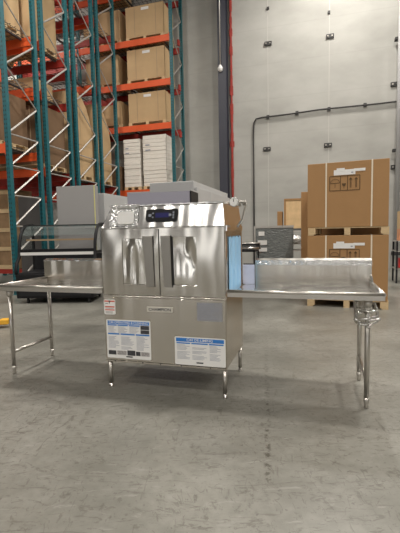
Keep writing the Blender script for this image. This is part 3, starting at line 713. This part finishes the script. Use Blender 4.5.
# doors
def door(x0, x1, hole, hx, lean, w, gw):
    d = MB().plate(x0, x1, ZS+0.010, ZD-0.006, [hole], -0.002, 0.018).build('door', M['steel_wavy'], dw, 0.003)
    MB().box(hole[0]+0.001, hole[1]-0.001, 0.010, 0.0175, hole[2]+0.001, hole[3]-0.001).build('recessed_panel', M['steel_recess'], d)
    zt, zb = 1.375, 0.935
    hb = [(hx, -0.014, zb), (hx+w*0.8, -0.014, zb), (hx+w*0.8, 0.009, zb), (hx, 0.009, zb)]
    ht = [(hx-lean, -0.020, zt), (hx-lean+w, -0.020, zt), (hx-lean+w, 0.009, zt), (hx-lean, 0.009, zt)]
    MB().hull(hb, ht).build('handle', M['handle'], d, 0.004)
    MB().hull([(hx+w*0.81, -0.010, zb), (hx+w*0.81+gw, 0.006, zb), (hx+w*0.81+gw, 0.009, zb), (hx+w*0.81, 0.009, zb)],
              [(hx-lean+w+0.001, -0.014, zt), (hx-lean+w+gw, 0.006, zt), (hx-lean+w+gw, 0.009, zt), (hx-lean+w+0.001, 0.009, zt)]).build('handle_gasket', M['steel_dark'], d)  # dark strip standing in for the shade beside the handle
    return d
door(0.004, 0.550, (0.205, 0.495, 0.955, 1.352), 0.432, 0.025, 0.094, 0.001)
door(0.556, WD-0.004, (0.665, 0.885, 0.955, 1.362), 0.596, 0.022, 0.088, 0.014)
MB().box(0.5505, 0.5555, 0.0185, 0.0215, ZS+0.01, ZD-0.006).build('door_gasket', M['steel_dark'], dw)  # shade of the slit between the doors, put in as a dark strip

# hood with a leaning control fascia
hv = 0.052
hd = MB().hull([(0.0, 0.0, ZD), (WD, 0.0, ZD), (WD, DP, ZD), (0.0, DP, ZD)],
               [(0.085, hv, ZH), (WD-0.022, hv, ZH), (WD-0.022, DP-0.03, ZH), (0.085, DP-0.03, ZH)]).build('hood', M['steel_hood'], dw, 0.005)
MB().box(0.075, WD-0.02, hv-0.012, DP-0.02, ZH+0.001, ZH+0.014).build('hood_top', M['steel_hood'], dw, 0.003)
slope = math.atan2(hv, ZH-ZD)
def fas(u, s, off):      # point on the fascia: u across, s up the slope (0..1), off outwards
    return Vector((u, hv*s - off*math.cos(slope), ZD + (ZH-ZD)*s + off*math.sin(slope)))
def fxf(u, s, off):
    return Matrix.Translation(fas(u, s, off)) @ Matrix.Rotation(R(90)-slope, 4, 'X')
def rrect(w, h, r, n=5):
    pts = []
    for cx, cy, a0 in ((w/2-r, h/2-r, 0), (-w/2+r, h/2-r, 90), (-w/2+r, -h/2+r, 180), (w/2-r, -h/2+r, 270)):
        for i in range(n+1): a = R(a0+90*i/n); pts.append((cx+r*math.cos(a), cy+r*math.sin(a)))
    return pts
cpn = MB().prism(rrect(0.285, 0.110, 0.022), 'z', 0, 0.012).build('control_panel', M['black'], dw, 0.002, xf=fxf(0.578, 0.54, 0.0))
MB().prism(rrect(0.125, 0.042, 0.004), 'z', 0.0125, 0.0145).build('display', M['lcd'], cpn, xf=fxf(0.585, 0.54, 0))
for x, y, w in ((-0.105, 0, 0.026), (-0.078, 0.018, 0.013), (-0.078, -0.018, 0.013), (0.078, 0, 0.022), (0.108, 0.020, 0.015), (0.108, -0.002, 0.015), (0.108, -0.024, 0.015)):
    MB().prism(rrect(w, w*0.9, w*0.2), 'z', 0.0125, 0.0155).build('button', M['stext'], cpn, xf=fxf(0.578, 0.54, 0) @ Matrix.Translation((x, y, 0)))
# crumpled clear film left of the controls
def crumple(w, h, nx, ny, amp):
    k = MB(); g = [[k.bm.verts.new((w*(i/nx-0.5)+random.uniform(-.006, .006), h*(j/ny-0.5)+random.uniform(-.006, .006), 0.006+random.random()*amp)) for j in range(ny+1)] for i in range(nx+1)]
    for i in range(nx):
        for j in range(ny): k.bm.faces.new((g[i][j], g[i+1][j], g[i+1][j+1], g[i][j+1]))
    bot = [k.bm.verts.new((w*(i/nx-0.5), h*(j/ny-0.5), 0.001)) for i, j in ((0, 0), (nx, 0), (nx, ny), (0, ny))]
    k.bm.faces.new(bot)
    return k
fo = crumple(0.27, 0.165, 12, 7, 0.010).build('clear_film', M['clear'], dw, xf=fxf(0.225, 0.5, 0.0)); fo['label'] = 'crumpled clear plastic film'
fo2 = MB().prism(rrect(0.155, 0.118, 0.028), 'z', 0.017, 0.026).build('white_film_fold', M['white'], dw, 0.006, xf=fxf(0.25, 0.45, 0.0)); fo2['label'] = 'bright white pouch under the film'
MB().box(0.10, 0.36, hv-0.030, hv+0.02, ZH-0.012, ZH+0.020).build('film_roll', M['clear'], dw, 0.008)

# stickers
def sticker(name, x0, x1, z0, z1, skew=0.0):
    return MB().prism([(x0+p, z0+q) for p, q in [((x1-x0)/2+a, (z1-z0)/2+b) for a, b in rrect(x1-x0, z1-z0, 0.012)]], 'y', -0.0030, -0.0005).build(name, M['paper'], dw)
s1 = sticker('instruction_sticker', 0.022, 0.452, 0.282, 0.632)
k = MB(); Y0, Y1 = -0.0042, -0.0031
k.box(0.036, 0.440, Y0, Y1, 0.592, 0.622)
for x0, x1 in ((0.036, 0.125), (0.134, 0.236), (0.246, 0.350)): k.box(x0, x1, Y0, Y1, 0.578, 0.588)
for x0, x1 in ((0.036, 0.150), (0.160, 0.300), (0.310, 0.440)): k.box(x0, x1, Y0, Y1, 0.497, 0.510)
k.build('blue_bars', M['sblue'], s1)
text('C44 OPERATING & CLEANING', 0.030, M['paper'], s1, face_xf(0.238, -0.0046, 0.607), width=0.38, bold=0.0002)
k = MB()
for x0, x1 in ((0.040, 0.120), (0.138, 0.232), (0.250, 0.345)):
    z = 0.570
    while z > 0.518: k.box(x0, x0+(x1-x0)*random.uniform(0.6, 1), Y0, Y1, z-0.003, z); z -= 0.010
for x0, x1 in ((0.040, 0.146), (0.165, 0.295), (0.315, 0.436)):
    z = 0.489
    while z > 0.365:
        if random.random() > 0.12: k.box(x0, x0+(x1-x0)*random.uniform(0.5, 1), Y0, Y1, z-0.003, z)
        z -= 0.010
k.build('text_lines', M['stext'], s1)
for x0, x1, z0, z1 in ((0.358, 0.440, 0.552, 0.588), (0.358, 0.440, 0.515, 0.548), (0.036, 0.112, 0.312, 0.350), (0.222, 0.300, 0.312, 0.358), (0.306, 0.350, 0.314, 0.352)):
    MB().box(x0, x1, Y0, Y1, z0, z1).build('dark_photo', M['sphoto'], s1)
for x0, x1 in ((0.122, 0.214), (0.358, 0.436)): MB().box(x0, x1, Y0, Y1, 0.314, 0.351).build('pale_photo', M['sphoto2'], s1)
MB().box(0.210, 0.272, Y0, Y1, 0.294, 0.305).build('maker_mark', M['sphoto'], s1)
s2 = sticker('instruction_sticker', 0.675, 1.122, 0.268, 0.510)
k = MB(); k.box(0.688, 1.110, Y0, Y1, 0.470, 0.502)
for x0, x1 in ((0.692, 0.815), (0.825, 0.970), (0.980, 1.106)): k.box(x0, x1, Y0, Y1, 0.452, 0.463)
k.build('blue_bars', M['sblue'], s2)
text('C44 DE-LIMING', 0.030, M['paper'], s2, face_xf(0.899, -0.0046, 0.486), width=0.23, bold=0.0002)
k = MB()
for x0, x1 in ((0.695, 0.815), (0.832, 0.965), (0.986, 1.102)):
    z = 0.443
    while z > 0.32:
        if random.random() > 0.12: k.box(x0, x0+(x1-x0)*random.uniform(0.5, 1), Y0, Y1, z-0.003, z)
        z -= 0.010
k.build('text_lines', M['stext'], s2)
MB().box(0.868, 0.928, Y0, Y1, 0.286, 0.298).build('maker_mark', M['sphoto'], s2)
wl_ = sticker('warning_sticker', 0.006, 0.118, 0.678, 0.812); wl_['label'] = 'white and red warning sticker'
MB().box(0.010, 0.114, Y0, Y1, 0.792, 0.804).box(0.016, 0.110, Y0, Y1, 0.742, 0.753).box(0.016, 0.110, Y0, Y1, 0.715, 0.724).build('red_bars', M['sred'], wl_)
MB().prism([(0.054, 0.805), (0.072, 0.805), (0.063, 0.772)], 'y', Y0-0.001, Y1-0.001).box(0.020, 0.05, Y0, Y1, 0.775, 0.779).box(0.020, 0.1, Y0, Y1, 0.733, 0.736).box(0.020, 0.095, Y0, Y1, 0.700, 0.703).box(0.02, 0.09, Y0, Y1, 0.69, 0.693).build('black_print', M['sphoto'], wl_)
np_ = MB().box(0.425, 0.668, -0.008, -0.0005, 0.716, 0.762).build('nameplate', M['nplate'], dw, 0.004)
text('CHAMPION', 0.036, M['sphoto'], np_, face_xf(0.547, -0.0087, 0.739), width=0.205, bold=0.0006)
pl = MB().box(0.880, 1.100, -0.003, -0.0005, 0.655, 0.812).build('rating_plate', M['plate'], dw)
k = MB()
for i in range(8): k.box(0.890, 0.890+random.uniform(0.12, 0.195), -0.0042, -0.0031, 0.795-i*0.017, 0.799-i*0.017)
k.build('plate_print', M['stext'], pl)
for x in (0.10, 0.37, 0.54, 0.73, 0.99): MB().lathe([(0.006, -0.007), (0.006, -0.0045)], (x, 0, ZB+0.005), 10, 'y').build('screw', M['steel_dark'], dw)
# legs
for u in (0.035, WD-0.022):
    for v in (0.024, DP-0.05):
        lg = MB().tube([(u, v, 0.04), (u, v, ZB-0.0065)], 0.020, 14).build('leg', M['tube'], dw)
        MB().lathe([(0.020, 0.0), (0.024, 0.006), (0.015, 0.012), (0.015, 0.039)], (u, v, 0), 14).build('foot', M['tube'], lg)
MB().tube([(0.44, 0.4, 0.19), (0.52, 0.38, 0.19)], 0.016, 10).tube([(0.48, 0.38, 0.19), (0.48, 0.38, ZB)], 0.016, 10).build('drain_stub', M['steel_dark'], dw)
# dial thermometer and pipe on the right of the hood
gx, gy, gz = WD+0.060, 0.10, 1.640
ga = MB().lathe([(0.036, 0.0), (0.040, -0.004), (0.040, -0.024), (0.034, -0.028), (0.0335, -0.026)], (gx, gy, gz), 20, 'y').build('gauge', M['steel_hood'], dw)
MB().lathe([(0.033, -0.0285), (0.033, -0.0295)], (gx, gy, gz), 20, 'y').build('dial', M['paper'], ga)
MB().box(gx-0.003, gx+0.003, gy-0.031, gy-0.030, gz, gz+0.024).build('needle', M['sphoto'], ga)
MB().tube([(gx-0.02, gy+0.012, gz), (gx+0.055, gy+0.03, gz), (gx+0.085, gy+0.06, gz-0.005)], 0.012, 10).tube([(gx+0.04, gy+0.028, gz-0.035), (gx+0.04, gy+0.028, gz+0.015)], 0.011, 8).tube([(gx+0.075, gy+0.05, gz-0.03), (gx+0.075, gy+0.05, gz+0.015)], 0.014, 8).build('valve', M['handle'], dw)
MB().tube([(gx+0.085, gy+0.06, gz-0.01), (gx+0.075, gy+0.085, 1.60), (gx+0.04, gy+0.14, 1.50), (gx-0.01, gy+0.18, 1.44)], 0.010, 8).build('pipe', M['tube'], dw)
MB().tube([(WD-0.1, 0.11, gz), (gx-0.01, 0.11, gz)], 0.010, 8).build('gauge_pipe', M['tube'], dw)

# ------------------------------------------------------------ dishtables
def dishtable(label, u0, u1, end):
    """end: -1 outer end on the left, +1 on the right"""
    t = thing('dishtable', label, 'dishtable', O0, -MY, 'stainless dishtables either side of the dishwasher')
    ZT, ZR, BV = 0.878, 0.910, 0.745
    MB().box(u0+0.02, u1-0.02, 0.02, BV, ZT-0.004, ZT).build('tray', M['steel_hood'], t)
    rim = MB()
    rim.box(u0, u1, -0.005, 0.0, ZT-0.012, ZR)                                 # front lip
    rim.tube([(u0, 0.008, ZR), (u1, 0.008, ZR)], 0.016, 12)
    rim.box(u0, u1, 0.0005, 0.0195, ZT-0.012, ZT+0.02)
    ue = u0 if end < 0 else u1
    rim.box(min(ue, ue-end*0.02), max(ue, ue-end*0.02), 0.0, BV, ZT-0.012, ZR)
    rim.tube([(ue-end*0.008, 0.0, ZR), (ue-end*0.008, BV, ZR)], 0.016, 12)
    rim.build('rim', M['tube'], t)
    b0, b1 = (u0-0.01, u1) if end < 0 else (u0+0.118, u1-0.005)
    bs = MB().box(b0, b1, BV, BV+0.012, ZT-0.004, 1.100).build('backsplash', M['steel'], t)
    MB().prism([(BV-0.004, 1.1005), (BV+0.012, 1.1005), (BV+0.055, 1.125), (BV+0.055, 1.129), (BV, 1.112), (BV-0.004, 1.108)], 'x', b0, b1).build('backsplash_cap', M['steel_hood'], bs)
    if end > 0:
        # wrinkled film left along the top of the backsplash
        MB().box(b0+0.02, b1-0.0, BV-0.0095, BV-0.0045, 1.066, 1.112).build('film_strip', M['clear'], bs)
        MB().prism([(BV-0.16, ZR), (BV-0.001, ZR), (BV-0.001, 0.985)], 'x', u1-0.014, u1-0.004).build('end_splash', M['steel_hood'], t)
        MB().box(u0-0.005, u0+0.112, BV-0.02, BV-0.008, ZT+0.001, 1.07).build('film_panel', M['lilacfilm'], t)
        MB().box(u0+0.0, u0+0.115, BV, BV+0.012, ZT, 1.08).build('backsplash_end', M['steel_dark'], t)
    ul = u0+0.072 if end < 0 else u1-0.107
    for v in (0.095, 0.70):
        lg = MB().tube([(ul, v, 0.085), (ul, v, ZT-0.012)], 0.0205, 14).build('leg', M['tube'], t)
        MB().lathe([(0.012, 0.0), (0.018, 0.006), (0.016, 0.03), (0.022, 0.05), (0.022, 0.084)], (ul, v, 0), 14).build('foot', M['tube'], lg)
        MB().lathe([(0.030, ZT-0.08), (0.034, ZT-0.013)], (ul, v, 0), 14).build('socket', M['tube'], lg)
    MB().tube([(ul, 0.095, 0.225), (ul, 0.70, 0.225)], 0.0165, 12).build('cross_rail', M['tube'], t)
    MB().box(u0+0.15, u1-0.1, 0.3, 0.42, ZT-0.045, ZT-0.0045).build('stiffener', M['steel'], t)
    return t
lt = dishtable('stainless steel dishtable with upturned back left of the dishwasher', -1.180, -0.004, -1)
rt = dishtable('stainless steel dishtable with hanging valve right of the dishwasher', 1.145, 2.330, 1)
# chrome lever waste tangled by the right legs
vu, vv = 2.223, 0.10
k = MB()
k.lathe([(0.028, -0.02), (0.032, 0.0), (0.032, 0.03), (0.028, 0.045)], (vu, vv, 0.79), 14)
for i in range(6):
    a = random.uniform(0, 6.28); z = 0.77-0.018*i; l = 0.07+0.03*random.random()
    k.tube([(vu-l*math.cos(a), vv-l*math.sin(a)*0.8, z+random.uniform(-.02, .02)), (vu, vv-0.03, z), (vu+l*math.cos(a+0.4), vv+l*math.sin(a+0.4)*0.8, z+random.uniform(-.03, .03))], 0.009, 8)
k.tube([(vu-0.075, vv+0.05, 0.83), (vu-0.08, vv+0.02, 0.72), (vu-0.05, vv-0.02, 0.665), (vu+0.02, vv-0.04, 0.665), (vu+0.075, vv-0.01, 0.70), (vu+0.07, vv+0.03, 0.76), (vu+0.05, vv+0.05, 0.83)], 0.011, 10)
for q in ((vu-0.08, vv, 0.70), (vu+0.075, vv-0.01, 0.71), (vu, vv-0.045, 0.66), (vu-0.06, vv-0.03, 0.76)):
    k.lathe([(0.008, -0.012), (0.019, -0.008), (0.021, 0.004), (0.012, 0.014)], q, 10)
v_ = k.build('waste_valve', M['steel_hood'], rt); v_['label'] = 'tangled chrome valve and hose at the front leg'
k = MB()
k.box(vu-0.16, vu-0.03, 0.32, 0.46, 0.70, 0.83); k.tube([(vu-0.1, 0.38, 0.70), (vu-0.1, 0.36, 0.62), (vu-0.06, 0.30, 0.60)], 0.02, 10)
MB().lathe([(0.03, 0.60), (0.045, 0.62), (0.05, 0.83)], (vu-0.03, 0.40, 0), 14).build('drain', M['tube'], rt); k.bm.free()
# bubble wrap / tape scrap at the machine end of the right table
MB().box(0, 0.2, 0, 0.05, 0, 0.006).build('tape_scrap', M['white'], rt, 0, (1.18, 0.12, 0.879))
